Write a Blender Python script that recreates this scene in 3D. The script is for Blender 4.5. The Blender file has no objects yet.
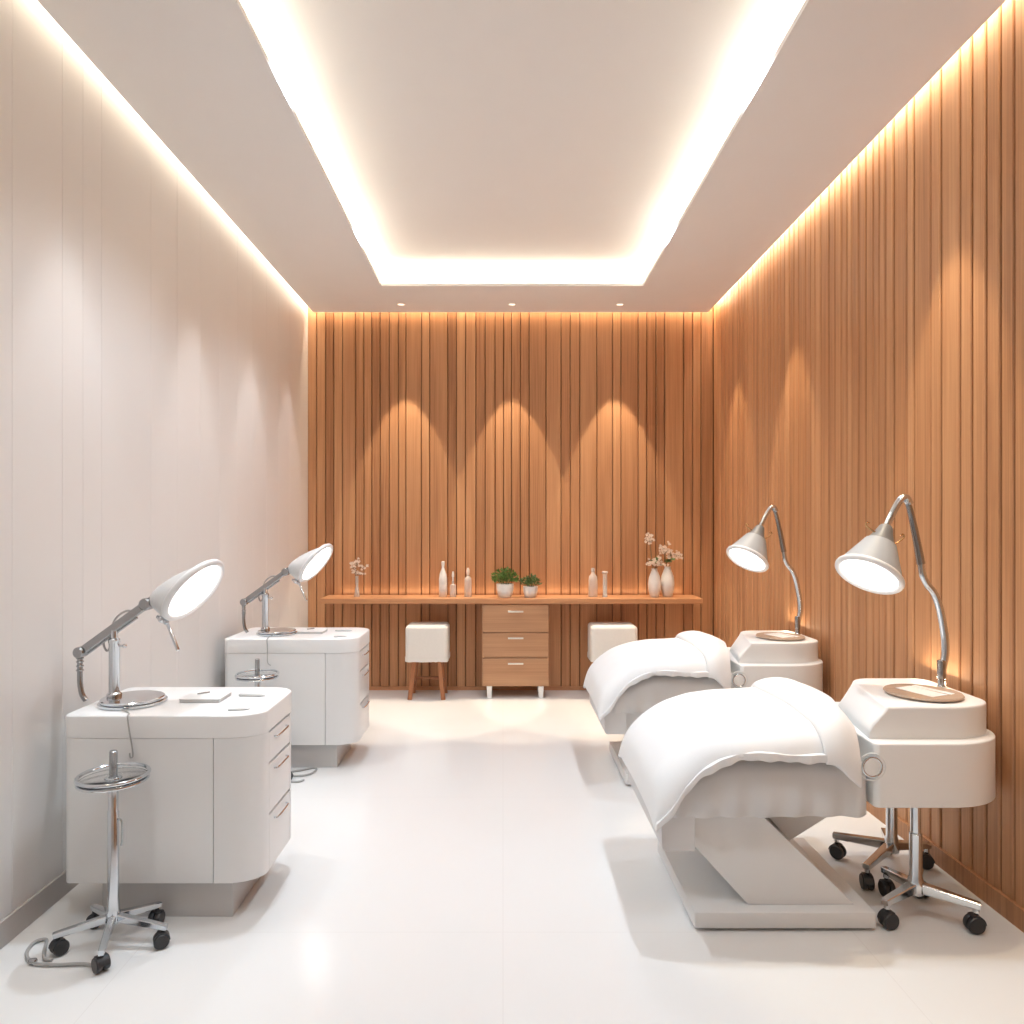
import bpy, bmesh, math, random
from mathutils import Vector, Matrix, noise
R = random.Random(7)
PI = math.pi
V = Vector
C = bpy.context.scene.collection
sc = bpy.context.scene

# ------------------------------------------------------------------ camera model
F = 700.0; VX, VY = 503.0, 527.0; CH = 1.389; CEIL = 3.2
DEP = 5.966; XL, XR = -1.662, 1.79
def P(px, py, Y):
    return V(((px - VX) * Y / F, Y, CH - (py - VY) * Y / F))

cam = bpy.data.cameras.new('camera'); co = bpy.data.objects.new('camera', cam); C.objects.link(co)
co.location = (0, 0, CH); co.rotation_euler = (PI / 2, 0, 0)
cam.sensor_width = 36; cam.lens = 36 * F / 1024
cam.shift_x = (512 - VX) / 1024; cam.shift_y = (VY - 512) / 1024
cam.clip_start = 0.05
sc.camera = co

# ------------------------------------------------------------------ materials
def newmat(name):
    m = bpy.data.materials.new(name); m.use_nodes = True
    nt = m.node_tree; b = nt.nodes['Principled BSDF']
    return m, nt, b
def N(nt, t, **kw):
    n = nt.nodes.new(t)
    for k, v in kw.items():
        if k in n.inputs.keys(): n.inputs[k].default_value = v
        else: setattr(n, k, v)
    return n
def plain(name, col, rough=.5, metal=0, var=.04, scale=6, bump=0, bscale=200, coat=0, spec=.5):
    """procedural paint: base colour gently varied by noise"""
    m, nt, b = newmat(name)
    tc = N(nt, 'ShaderNodeTexCoord'); nz = N(nt, 'ShaderNodeTexNoise', Scale=scale, Detail=3.0)
    nt.links.new(tc.outputs['Object'], nz.inputs['Vector'])
    mx = N(nt, 'ShaderNodeMix', data_type='RGBA')
    mx.inputs[6].default_value = (*[c * (1 - var) for c in col], 1)
    mx.inputs[7].default_value = (*[min(1, c * (1 + var)) for c in col], 1)
    nt.links.new(nz.outputs[0], mx.inputs[0]); nt.links.new(mx.outputs[2], b.inputs['Base Color'])
    b.inputs['Roughness'].default_value = rough; b.inputs['Metallic'].default_value = metal
    b.inputs['Coat Weight'].default_value = coat; b.inputs['Specular IOR Level'].default_value = spec
    if bump:
        n2 = N(nt, 'ShaderNodeTexNoise', Scale=bscale, Detail=2.0)
        nt.links.new(tc.outputs['Object'], n2.inputs['Vector'])
        bp = N(nt, 'ShaderNodeBump', Strength=bump, Distance=.002)
        nt.links.new(n2.outputs[0], bp.inputs['Height']); nt.links.new(bp.outputs[0], b.inputs['Normal'])
    return m
def wood(name, dark, mid, light, axis='Z', island=.5, rough=.5, fine=1.0):
    m, nt, b = newmat(name)
    tc = N(nt, 'ShaderNodeTexCoord'); geo = N(nt, 'ShaderNodeNewGeometry')
    # shift the grain of every board by its island random
    cmb = N(nt, 'ShaderNodeCombineXYZ'); mul = N(nt, 'ShaderNodeMath', operation='MULTIPLY'); mul.inputs[1].default_value = 37.0
    nt.links.new(geo.outputs['Random Per Island'], mul.inputs[0])
    for i in range(3): nt.links.new(mul.outputs[0], cmb.inputs[i])
    add = N(nt, 'ShaderNodeVectorMath', operation='ADD')
    nt.links.new(tc.outputs['Object'], add.inputs[0]); nt.links.new(cmb.outputs[0], add.inputs[1])
    def grain(across, along, detail, dist):
        mp = N(nt, 'ShaderNodeMapping')
        s = [across] * 3; s['XYZ'.index(axis)] = along
        mp.inputs['Scale'].default_value = s
        nt.links.new(add.outputs[0], mp.inputs['Vector'])
        nz = N(nt, 'ShaderNodeTexNoise', Scale=1.0, Detail=detail, Distortion=dist)
        nt.links.new(mp.outputs[0], nz.inputs['Vector'])
        return nz.outputs[0]
    g1 = grain(22 * fine, .7, 4, .8); g2 = grain(150 * fine, 1.6, 3, .2)
    m1 = N(nt, 'ShaderNodeMath', operation='MULTIPLY_ADD'); m1.inputs[1].default_value = .48
    nt.links.new(g1, m1.inputs[0])
    m2 = N(nt, 'ShaderNodeMath', operation='MULTIPLY'); m2.inputs[1].default_value = .52
    nt.links.new(g2, m2.inputs[0]); nt.links.new(m2.outputs[0], m1.inputs[2])
    m3 = N(nt, 'ShaderNodeMath', operation='MULTIPLY_ADD'); m3.inputs[1].default_value = island; 
    nt.links.new(geo.outputs['Random Per Island'], m3.inputs[0])
    m4 = N(nt, 'ShaderNodeMath', operation='SUBTRACT'); m4.inputs[1].default_value = island / 2
    nt.links.new(m1.outputs[0], m4.inputs[0]); nt.links.new(m4.outputs[0], m3.inputs[2])
    cr = N(nt, 'ShaderNodeValToRGB')
    e = cr.color_ramp.elements
    e[0].position = .25; e[0].color = (*dark, 1); e[1].position = .75; e[1].color = (*light, 1)
    k = e.new(.5); k.color = (*mid, 1)
    nt.links.new(m3.outputs[0], cr.inputs[0]); nt.links.new(cr.outputs[0], b.inputs['Base Color'])
    b.inputs['Roughness'].default_value = rough
    bp = N(nt, 'ShaderNodeBump', Strength=.15, Distance=.002)
    nt.links.new(g2, bp.inputs['Height']); nt.links.new(bp.outputs[0], b.inputs['Normal'])
    return m
def emit(name, col, st):
    m, nt, b = newmat(name)
    b.inputs['Base Color'].default_value = (*col, 1)
    b.inputs['Emission Color'].default_value = (*col, 1); b.inputs['Emission Strength'].default_value = st
    return m
def frosted(name):
    m, nt, b = newmat(name)
    b.inputs['Base Color'].default_value = (.95, .90, .84, 1); b.inputs['Transmission Weight'].default_value = .55
    b.inputs['Roughness'].default_value = .12; b.inputs['IOR'].default_value = 1.4
    return m
def glass(name, col=(1, 1, 1), rough=.02):
    m, nt, b = newmat(name)
    b.inputs['Base Color'].default_value = (*col, 1); b.inputs['Transmission Weight'].default_value = 1
    b.inputs['Roughness'].default_value = rough; b.inputs['IOR'].default_value = 1.35
    return m

M = {}
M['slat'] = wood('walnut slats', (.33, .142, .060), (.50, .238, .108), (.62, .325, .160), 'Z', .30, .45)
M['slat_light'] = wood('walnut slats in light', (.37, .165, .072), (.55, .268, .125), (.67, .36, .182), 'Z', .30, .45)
M['groove'] = plain('dark groove', (.10, .04, .018), .8)
M['shelf'] = wood('oak shelf', (.42, .18, .08), (.55, .26, .12), (.64, .33, .16), 'X', .1, .4)
M['drawer'] = wood('oak drawer', (.36, .18, .09), (.46, .245, .13), (.54, .31, .17), 'X', .15, .4)
M['legwood'] = wood('stool wood', (.28, .10, .04), (.38, .15, .065), (.46, .2, .09), 'Z', .1, .4)
M['board'] = wood('serving board wood', (.30, .20, .14), (.47, .34, .25), (.62, .48, .38), 'X', .2, .5)
M['wall_white'] = plain('white panels', (.80, .775, .75), .45, var=.015, scale=2)
M['ceil'] = plain('ceiling paint', (.92, .915, .90), .8, var=.01)
M['base'] = plain('grey baseboard', (.50, .47, .45), .4)
M['lacquer'] = plain('white lacquer', (.80, .795, .785), .28, var=.01, coat=.3)
M['counter'] = plain('white solid surface', (.88, .875, .865), .3, var=.01)
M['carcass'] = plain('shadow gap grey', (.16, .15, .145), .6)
M['plinth'] = plain('grey plinth', (.60, .59, .58), .35)
M['chrome'] = plain('chrome', (.66, .70, .74), .12, 1, var=.03)
M['steel'] = plain('brushed steel', (.40, .41, .42), .22, 1, var=.06, scale=40)
M['handle'] = plain('satin nickel', (.80, .77, .72), .35, 1, var=.03)
M['shade'] = plain('pale grey lamp enamel', (.70, .70, .70), .3, var=.01)
M['shade2'] = plain('grey cone enamel', (.41, .425, .44), .5, var=.01)
M['rim'] = plain('white lamp rim', (.86, .86, .86), .35, var=.01)
M['collar'] = plain('grey collar', (.20, .195, .19), .4)
M['lens'] = emit('lit lens', (1, .985, .96), 4.0)
M['rubber'] = plain('black castor rubber', (.035, .035, .037), .4)
M['cloth'] = plain('white cotton', (.88, .875, .87), .85, var=.01, bump=.15, bscale=500)
M['skirt'] = plain('grey cotton', (.72, .715, .71), .85, var=.02, bump=.15, bscale=500)
M['bedwhite'] = plain('white bed shell', (.82, .815, .805), .4, var=.01)
M['pod'] = plain('white console shell', (.90, .895, .88), .33, var=.01)
M['seat'] = plain('cream boucle', (.80, .765, .72), .9, var=.03, scale=60, bump=.5, bscale=250)
M['ceramic'] = plain('white ceramic', (.82, .78, .74), .4, var=.05, scale=40)
M['milk'] = plain('milky bottle', (.84, .80, .76), .2, var=.02)
M['glass'] = glass('clear glass', (.95, .93, .9))
M['frosted'] = frosted('pale bottle glass')
M['traytop'] = glass('clear tray', (.9, .9, .9))
M['gold'] = plain('warm brass', (.62, .42, .22), .25, 1)
M['cord'] = plain('grey cable', (.42, .41, .40), .45)
M['paper'] = plain('white paper', (.88, .87, .86), .6, var=.01)
M['leaf'] = plain('green leaves', (.10, .19, .035), .55, var=.5, scale=60)
M['leaf2'] = plain('dark green leaves', (.10, .16, .05), .55, var=.5, scale=60)
M['soil'] = plain('soil', (.06, .04, .03), .9)
M['stem'] = plain('brown stems', (.22, .15, .08), .7)
M['petal'] = plain('cream petals', (.86, .70, .58), .7, var=.12, scale=50)
M['frost'] = plain('downlight trim', (.86, .8, .74), .5)
M['downlens'] = emit('downlight lens', (1, .86, .68), 1.4)

def floor_mat():
    m, nt, b = newmat('polished white floor')
    tc = N(nt, 'ShaderNodeTexCoord'); nz = N(nt, 'ShaderNodeTexNoise', Scale=1.3, Detail=5.0)
    nt.links.new(tc.outputs['Object'], nz.inputs['Vector'])
    br = N(nt, 'ShaderNodeTexBrick', Scale=1.0); br.offset = 0
    br.inputs['Brick Width'].default_value = 1.2; br.inputs['Row Height'].default_value = 1.2
    br.inputs['Mortar Size'].default_value = .002; br.inputs['Mortar Smooth'].default_value = .5
    nt.links.new(tc.outputs['Object'], br.inputs['Vector'])
    mx = N(nt, 'ShaderNodeMix', data_type='RGBA')
    mx.inputs[6].default_value = (.83, .82, .80, 1); mx.inputs[7].default_value = (.87, .86, .845, 1)
    nt.links.new(nz.outputs[0], mx.inputs[0])
    m2 = N(nt, 'ShaderNodeMix', data_type='RGBA'); m2.inputs[7].default_value = (.80, .785, .765, 1)
    nt.links.new(br.outputs['Fac'], m2.inputs[0]); nt.links.new(mx.outputs[2], m2.inputs[6])
    nt.links.new(m2.outputs[2], b.inputs['Base Color'])
    b.inputs['Roughness'].default_value = .16; b.inputs['Specular IOR Level'].default_value = .45
    return m
M['floor'] = floor_mat()

# ------------------------------------------------------------------ mesh helpers
def woff(o):
    v = V((0, 0, 0))
    while o is not None: v += o.location; o = o.parent
    return v
def obj(name, bm, mat, parent=None, smooth=35, mods=None):
    """link a bmesh (world coordinates) as ONE mesh object under parent"""
    if parent is not None: bmesh.ops.translate(bm, verts=bm.verts, vec=-woff(parent))
    bmesh.ops.recalc_face_normals(bm, faces=bm.faces)
    me = bpy.data.meshes.new(name); bm.to_mesh(me); bm.free()
    for m in (mat if isinstance(mat, (list, tuple)) else [mat]): me.materials.append(m)
    if smooth:
        for p in me.polygons: p.use_smooth = True
        me.set_sharp_from_angle(angle=math.radians(smooth))
    o = bpy.data.objects.new(name, me); C.objects.link(o)
    if parent is not None: o.parent = parent
    return o
def thing(name, loc, label, cat, group=None):
    o = bpy.data.objects.new(name, None); C.objects.link(o); o.location = loc
    o.empty_display_size = .1
    return tag(o, label, cat, group)
def tag(o, label, cat, group=None):
    o['label'] = label; o['category'] = cat
    if group: o['group'] = group
    return o
def struct(name, bm, mat, smooth=0):
    o = obj(name, bm, mat, None, smooth); o['kind'] = 'structure'; return o
def copy_tree(o, parent=None):
    c = o.copy(); C.objects.link(c)
    if parent is not None:
        c.parent = parent; c.matrix_parent_inverse = o.matrix_parent_inverse.copy()
    for ch in list(o.children): copy_tree(ch, c)
    return c
def dup(o, loc, label, scale=None, rz=0):
    c = copy_tree(o); c.location = loc; c['label'] = label
    if scale: c.scale = scale
    c.rotation_euler.z = rz
    return c

def B(): return bmesh.new()
def face(bm, vs, mi=0):
    try:
        f = bm.faces.new(vs); f.material_index = mi; return f
    except ValueError: return None
def loft(bm, rings, cap0=True, cap1=True, closed=True, mi=0):
    rr = [[bm.verts.new(p) for p in r] for r in rings]
    n = len(rr[0])
    for a, b in zip(rr, rr[1:]):
        for i in range(n if closed else n - 1):
            j = (i + 1) % n
            face(bm, (a[i], a[j], b[j], b[i]), mi)
    if cap0: face(bm, rr[0][::-1], mi)
    if cap1: face(bm, rr[-1], mi)
    return rr
def box(bm, x0, x1, y0, y1, z0, z1, bev=0, mi=0):
    if x0 > x1: x0, x1 = x1, x0
    if bev <= 0:
        q = [(x0, y0), (x1, y0), (x1, y1), (x0, y1)]
        loft(bm, [[V((x, y, z)) for x, y in q] for z in (z0, z1)], mi=mi); return
    prism(bm, rrect(x0, x1, y0, y1, min(bev * 1.2, abs(x1 - x0) * .45, abs(y1 - y0) * .45), 4), z0, z1, bev, mi=mi)
def rrect(x0, x1, y0, y1, r, n=6):
    """corner order: front-left, front-right, back-right, back-left; r number or 4 of (rx, ry)"""
    if not isinstance(r, (list, tuple)): r = [(r, r)] * 4
    r = [(a, a) if not isinstance(a, (list, tuple)) else a for a in r]
    cs = [(x0, y0, 1, 1, PI), (x1, y0, -1, 1, 1.5 * PI), (x1, y1, -1, -1, 0), (x0, y1, 1, -1, .5 * PI)]
    out = []
    for (cx, cy, sx, sy, a0), (rx, ry) in zip(cs, r):
        for k in range(n + 1):
            a = a0 + .5 * PI * k / n
            out.append((cx + sx * rx + rx * math.cos(a), cy + sy * ry + ry * math.sin(a)))
    return out
def inset(pts, d):
    n = len(pts); out = []
    for i in range(n):
        k = 1
        while (V(pts[i]) - V(pts[i - k])).length < 1e-6: k += 1
        a = V(pts[i]) - V(pts[i - k]); k = 1
        while (V(pts[(i + k) % n]) - V(pts[i])).length < 1e-6: k += 1
        b = V(pts[(i + k) % n]) - V(pts[i])
        t = (a.normalized() + b.normalized())
        t = t.normalized() if t.length > 1e-6 else a.normalized()
        nrm = V((-t.y, t.x)); c = max(.5, t.dot(a.normalized()))
        p = V(pts[i]) + nrm * d / c
        out.append((p.x, p.y))
    return out
def prism(bm, pts, z0, z1, bev=.0, mi=0, seg=3, btop=None, bbot=None):
    bt = bev if btop is None else btop; bb = bev if bbot is None else bbot
    rings = []
    def ring(d, z):
        q = inset(pts, d) if d > 1e-7 else pts
        rings.append([V((x, y, z)) for x, y in q])
    if bb > 0:
        for k in range(seg): 
            a = .5 * PI * k / seg; ring(bb * (1 - math.sin(a)), z0 + bb * (1 - math.cos(a)))
    ring(0, z0 + bb); ring(0, z1 - bt)
    if bt > 0:
        for k in range(1, seg + 1):
            a = .5 * PI * k / seg; ring(bt * (1 - math.cos(a)), z1 - bt + bt * math.sin(a))
    loft(bm, rings, mi=mi)
def band(bm, pts, th, z0, z1, mi=0):
    """open strip of wall following pts (2-D), th thick to its left side"""
    n = len(pts); inn = []
    for i in range(n):
        a = V(pts[max(0, i - 1)]); b = V(pts[min(n - 1, i + 1)])
        t = (b - a).normalized(); inn.append(V(pts[i]) + V((-t.y, t.x)) * th)
    rings = [[V((*p, z0)), V((*p, z1)), V((q.x, q.y, z1)), V((q.x, q.y, z0))] for p, q in zip(pts, inn)]
    loft(bm, rings, mi=mi)
def frame_of(t):
    t = t.normalized(); u = V((0, 0, 1)) if abs(t.z) < .9 else V((0, 1, 0))
    a = t.cross(u).normalized(); return a, a.cross(t).normalized()
def circ(c, a, b, r, n):
    return [c + a * (r * math.cos(2 * PI * k / n)) + b * (r * math.sin(2 * PI * k / n)) for k in range(n)]
def smooth_path(pts, k=6):
    pts = [V(p) for p in pts]
    if len(pts) < 3: return pts
    out = []
    for i in range(len(pts) - 1):
        p0 = pts[max(0, i - 1)]; p1 = pts[i]; p2 = pts[i + 1]; p3 = pts[min(len(pts) - 1, i + 2)]
        for j in range(k):
            t = j / k
            out.append(.5 * ((2 * p1) + (p2 - p0) * t + (2 * p0 - 5 * p1 + 4 * p2 - p3) * t * t + (3 * p1 - p0 - 3 * p2 + p3) * t ** 3))
    out.append(pts[-1]); return out
def tube(bm, pts, r, n=12, mi=0, rb=None):
    pts = [V(p) for p in pts]; m = len(pts)
    rs = r if isinstance(r, (list, tuple)) else [r + ((rb - r) * i / (m - 1) if rb is not None else 0) for i in range(m)]
    a = None; rings = []
    for i in range(m):
        t = (pts[min(m - 1, i + 1)] - pts[max(0, i - 1)]).normalized()
        if a is None: a, b = frame_of(t)
        else:
            a = (a - t * a.dot(t)).normalized()
        b = t.cross(a)
        rings.append(circ(pts[i], a, b, rs[i], n))
    loft(bm, rings, mi=mi)
def bar(bm, p0, p1, w, h, side=V((0, 1, 0)), w1=None, h1=None, mi=0):
    """square bar; h across 'side'"""
    t = (p1 - p0).normalized(); s = (side - t * side.dot(t)).normalized(); u = t.cross(s)
    w1 = w if w1 is None else w1; h1 = h if h1 is None else h1
    rings = []
    for p, ww, hh in ((p0, w, h), (p1, w1, h1)):
        c = .22
        q = []
        for sx, sy in ((-1, -1), (1, -1), (1, 1), (-1, 1)):
            f = [(1, 1 - c), (1 - c, 1)] if sx * sy > 0 else [(1 - c, 1), (1, 1 - c)]
            for fx, fy in f: q.append(p + u * (sx * fx * ww / 2) + s * (sy * fy * hh / 2))
        rings.append(q)
    loft(bm, rings, mi=mi)
def lathe(bm, prof, c=(0, 0, 0), n=32, axis=V((0, 0, 1)), mi=0):
    c = V(c); a, b = frame_of(axis); ax = axis.normalized()
    loft(bm, [circ(c + ax * z, a, b, max(r, 1e-4), n) for r, z in prof], mi=mi)
def ball(bm, c, r, n=10, sz=1.0):
    lathe(bm, [(r * math.sin(PI * k / n), -r * sz * math.cos(PI * k / n)) for k in range(n + 1)], c, 2 * n)
def torus(bm, c, ax, Rr, r, n=40, m=10):
    a, b = frame_of(ax); ax = ax.normalized(); rr = []
    for i in range(n):
        t = 2 * PI * i / n; d = a * math.cos(t) + b * math.sin(t)
        rr.append([bm.verts.new(c + d * (Rr + r * math.cos(2 * PI * j / m)) + ax * (r * math.sin(2 * PI * j / m))) for j in range(m)])
    for i in range(n):
        for j in range(m):
            face(bm, (rr[i][j], rr[(i + 1) % n][j], rr[(i + 1) % n][(j + 1) % m], rr[i][(j + 1) % m]))

# ------------------------------------------------------------------ the room
YF = -1.8                                             # wall behind the camera
bm = B(); box(bm, XL - .1, XR + .12, YF - .1, DEP + .12, -.08, 0); struct('floor', bm, M['floor'])

# soffit with a raised tray; open joint all round lets the hidden strip lights wash the walls
TX0, TX1, TY0, TY1 = -.917, 1.052, .2, 5.26
LED = .12; GAP = .06; ZT = 3.355
bm = B()
x0, x1, y0, y1 = XL + GAP, XR - GAP, YF, DEP - GAP
box(bm, x0, TX0, y0, y1, CEIL, CEIL + .022); box(bm, TX1, x1, y0, y1, CEIL, CEIL + .022)
box(bm, TX0, TX1, TY1, y1, CEIL, CEIL + .022); box(bm, TX0, TX1, y0, TY0, CEIL, CEIL + .022)
struct('ceiling', bm, M['ceil'])
bm = B()
box(bm, XL - .1, XR + .12, YF - .1, DEP + .12, ZT, ZT + .08)
a0, a1, b0, b1 = TX0 - LED, TX1 + LED, TY0 - LED, TY1 + LED
box(bm, a0 - .03, a0, b0, b1, CEIL + .022, ZT); box(bm, a1, a1 + .03, b0, b1, CEIL + .022, ZT)
box(bm, a0, a1, b1, b1 + .03, CEIL + .022, ZT); box(bm, a0, a1, b0 - .03, b0, CEIL + .022, ZT)
struct('ceiling', bm, M['ceil'])

# left wall: white boards with fine V joints
bm = B()
box(bm, XL - .1, XL - .013, YF - .1, DEP + .1, 0, ZT, mi=1)
ys = [YF]; 
while ys[-1] < 2.1: ys.append(ys[-1] + .27)
ys += [2.37, 2.64, 2.77, 2.90, 3.305, 3.57]
while ys[-1] < DEP - .45: ys.append(ys[-1] + .27)
ys.append(DEP)
for a, b in zip(ys, ys[1:]):
    w = .0004
    q = [(XL - .014, a + w), (XL - .0008, a + w), (XL, a + w + .0012), (XL, b - w - .0012), (XL - .0008, b - w), (XL - .014, b - w)]
    loft(bm, [[V((x, y, z)) for x, y in q] for z in (0, ZT)])
struct('wall_left', bm, [M['wall_white'], M['base']])

def slat_wall(bm, edges, along, face_at, sgn, g=.0030):
    """boards between edges; along 'X' or 'Y'; face at face_at, thickness towards sgn"""
    for a, b in zip(edges, edges[1:]):
        c = .0045; d = .020; jit = R.uniform(0, .004)
        f = face_at + sgn * jit
        q = [(a + g, f + sgn * d), (a + g, f + sgn * c), (a + g + c, f), (b - g - c, f), (b - g, f + sgn * c), (b - g, f + sgn * d)]
        if along == 'Y': q = [(y, x) for x, y in q]
        loft(bm, [[V((x, y, z)) for x, y in q] for z in (0.0, ZT)])
edges_px = [307.5, 316.5, 325.4, 333.7, 342.3, 355.4, 363.8, 371.6, 380.1, 389.2, 398.4, 405.9, 421.4, 429.6, 447.8, 456.4, 465.5, 475.8,
            485.2, 495.1, 503.5, 511.6, 520.3, 529.3, 546.1, 561.1, 570.2, 579.8, 597, 612.5, 621.1, 638.3, 646.9, 656.1, 664.7, 683.6, 692.6, 701.2, 713.5]
bm = B()
box(bm, XL - .1, XR + .12, DEP + .02, DEP + .12, 0, ZT, mi=1)
slat_wall(bm, [(p - VX) * DEP / F for p in edges_px], 'X', DEP, 1)
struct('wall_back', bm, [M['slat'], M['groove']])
bm = B()
box(bm, XR + .02, XR + .12, YF - .1, DEP + .1, 0, ZT, mi=1)
ed = [2.457, 2.526, 2.6, 2.677, 2.745, 2.864, 2.934, 3.056, 3.11, 3.213, 3.28]
while ed[0] > YF: ed.insert(0, ed[0] - R.choice((.072, .075, .08, .118)))
while ed[-1] < DEP - .06: ed.append(ed[-1] + R.choice((.05, .056, .07, .07, .10)))
ed[-1] = DEP
slat_wall(bm, ed, 'Y', XR, 1, .0045)
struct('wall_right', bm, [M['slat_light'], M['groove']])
bm = B(); box(bm, XL - .1, XR + .12, YF - .1, YF, 0, ZT); struct('wall_front', bm, M['wall_white'])
bm = B(); box(bm, XL, XL + .012, YF, DEP, 0, .088, .003); struct('baseboard_left', bm, M['base'])
bm = B(); box(bm, XR - .008, XR + .01, YF, DEP - .008, 0, .075); struct('baseboard_right', bm, M['slat'])
bm = B(); box(bm, XL + .012, XR - .008, DEP - .008, DEP + .01, 0, .03); struct('baseboard_back', bm, M['shelf'])

# ------------------------------------------------------------------ left cabinets
CX0, CX1, CY0, CY1 = -1.545, -.852, 2.455, 2.90
ZB, ZC, ZTOP = .139, .648, .727
CR = [(.03, .03), (.13, .085), (.10, .10), (.03, .03)]
def outline(d=0, n=8): return rrect(CX0 + d, CX1 - d, CY0 + d, CY1 - d, [(max(.005, a - d), max(.005, b - d)) for a, b in CR], n)
cab = thing('cabinet', ((CX0 + CX1) / 2, CY0, 0), 'white cabinet with rounded corners nearest on the left, wheeled tray stand right before it', 'cabinet', 'white cabinets along the left wall')
bm = B(); prism(bm, outline(.014), ZB + .004, ZC, 0); obj('carcass', bm, M['carcass'], cab)
bm = B(); prism(bm, outline(-.002), ZC, ZTOP, .006, btop=.006, bbot=.002); obj('countertop', bm, M['counter'], cab)
o8 = outline(0, 8)
bm = B(); box(bm, CX0 + .028, -1.0172, CY0, CY0 + .014, ZB, ZC - .0008, .001); obj('door', bm, M['lacquer'], cab)
bm = B(); band(bm, [(-1.0145, CY0)] + o8[9:18] + [(CX1, CY0 + .095)], .014, ZB, ZC - .0008); obj('corner_panel', bm, M['lacquer'], cab)
bm = B(); band(bm, [(CX1, CY0 + .37 - .025)] + o8[18:36] + o8[0:9], .014, ZB, ZC - .0008); obj('rear_panel', bm, M['lacquer'], cab)
for z0, z1 in ((.531, ZC - .009), (.346, .521), (ZB, .336)):
    bm = B(); box(bm, CX1 - .014, CX1, CY0 + .098, CY0 + .342, z0, z1, .0015); d = obj('drawer', bm, M['lacquer'], cab)
    bm = B(); zz = z1 - .028
    tube(bm, smooth_path([(CX1 - .001, CY0 + .15, zz), (CX1 + .012, CY0 + .158, zz), (CX1 + .014, CY0 + .22, zz), (CX1 + .012, CY0 + .282, zz), (CX1 - .001, CY0 + .29, zz)], 4), .0035, 8)
    obj('handle', bm, M['chrome'], d)
bm = B(); box(bm, -1.428, -.963, 2.495, 2.84, 0, ZB + .003, .002); obj('plinth', bm, M['plinth'], cab)
C2 = V((-1.217, 4.0, 0)); S2 = (1.1, 1.05, 1.03)
dup(cab, C2, 'white cabinet with rounded corners farther down the left wall, behind the nearest cabinet', S2)
Z2 = ZTOP * 1.03

# magnifier lamp
YL = 2.633
lamp = thing('magnifier_lamp', (-1.392, YL, ZTOP), 'lit magnifier lamp with chrome arm on the nearest left cabinet', 'lamp', 'magnifier lamps on the left cabinets')
bm = B(); lathe(bm, [(.112, 0), (.118, .003), (.118, .010), (.113, .012), (.107, .012), (.110, .015), (.110, .021), (.106, .024), (.03, .026), (.0, .026)], (-1.392, YL, ZTOP), 48)
obj('lamp_base', bm, M['chrome'], lamp)
bm = B()
lathe(bm, [(.026, .026), (.026, .036), (.019, .042), (.019, .225), (.021, .228), (.021, .240), (.013, .246), (.013, .275)], (-1.462, YL, ZTOP), 24)
tube(bm, [(-1.444, YL, ZTOP + .215), (-1.425, YL, ZTOP + .215)], .004, 8); ball(bm, V((-1.423, YL, ZTOP + .215)), .008, 6)
obj('post', bm, M['chrome'], lamp)
A_, B_ = P(81, 652, YL), P(147, 604, YL)
bm = B(); bar(bm, A_, B_, .030, .024)
dirn = (B_ - A_).normalized(); up = V((-dirn.z, 0, dirn.x))
tube(bm, [A_ + dirn * .02 + up * -.02, B_ - dirn * .06 + up * -.02], .0045, 8)
tube(bm, smooth_path([P(104, 640, YL), P(104, 646, YL), P(107, 651, YL), P(110, 647, YL)], 4), .004, 8)
obj('arm', bm, M['steel'], lamp)
for c, r in ((A_, .021), (B_, .023)):
    bm = B(); lathe(bm, [(r * .8, -.022), (r, -.018), (r, .018), (r * .8, .022)], c, 20, V((0, 1, 0)))
    if c is B_: bar(bm, B_ - dirn * .015, P(154, 600, YL), .034, .026)
    obj('joint', bm, M['steel'], lamp)
bm = B(); pth = smooth_path([P(80, 657, YL), P(80, 668, YL), P(80, 682, YL), P(82, 694, YL), P(86, 700.5, YL)], 6)
tube(bm, pth, .0095, 12)
for k in (0, 2, 4, 6): 
    torus(bm, pth[k + 1], pth[k + 2] - pth[k + 1], .0105, .003, 16, 6)
obj('hose', bm, M['steel'], lamp)
bm = B(); tube(bm, smooth_path([P(112, 634, YL + .02), P(113, 624, YL + .025), P(118, 616, YL + .025), P(126, 611, YL + .025), P(133, 611, YL + .015)], 6), .0042, 8)
obj('cable', bm, M['cord'], lamp)
nD = V((.79, -.138, -.597)).normalized(); nN = V((.95, .02, .12)).normalized()
cD = P(194, 590, YL - .02); cN = P(153, 600.5, YL)
def rings_head(rad, ts, off=0):
    out = []
    for t in ts:
        n_ = nN.lerp(nD, t ** .8).normalized(); a, b = frame_of(n_)
        out.append(circ(cN.lerp(cD, t), a, b, rad(t), 44))
    return out
bm = B()
ts = [0, .06, .15, .3, .45, .6, .75, .88, 1]
loft(bm, rings_head(lambda t: .026 + .109 * (t ** .85), ts), True, False)
obj('lamp_shade', bm, M['shade'], lamp, 50)
bm = B(); torus(bm, cD, nD, .129, .0125, 56, 12); obj('rim', bm, M['rim'], lamp, 60)
a, b = frame_of(nD)
bm = B(); loft(bm, [circ(cD - nD * .008, a, b, .120, 48), circ(cD + nD * .004, a, b, .120, 48), circ(cD + nD * .008, a, b, .09, 48)], True, True)
obj('lens', bm, M['lens'], lamp, 60)
bm = B(); hj = P(162, 619, YL - .015)
ball(bm, hj, .015, 8); ball(bm, P(166, 622, YL - .02), .011, 8)
tube(bm, [P(158, 617, YL), hj, P(167, 623, YL - .02), P(178, 650, YL - .03), P(178.6, 651.5, YL - .03)], [.008, .009, .006, .0065, .002], 12)
obj('handle', bm, M['chrome'], lamp)
lamp2_loc = P(277, 633.5, 4.19); lamp2_loc.z = Z2
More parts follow.
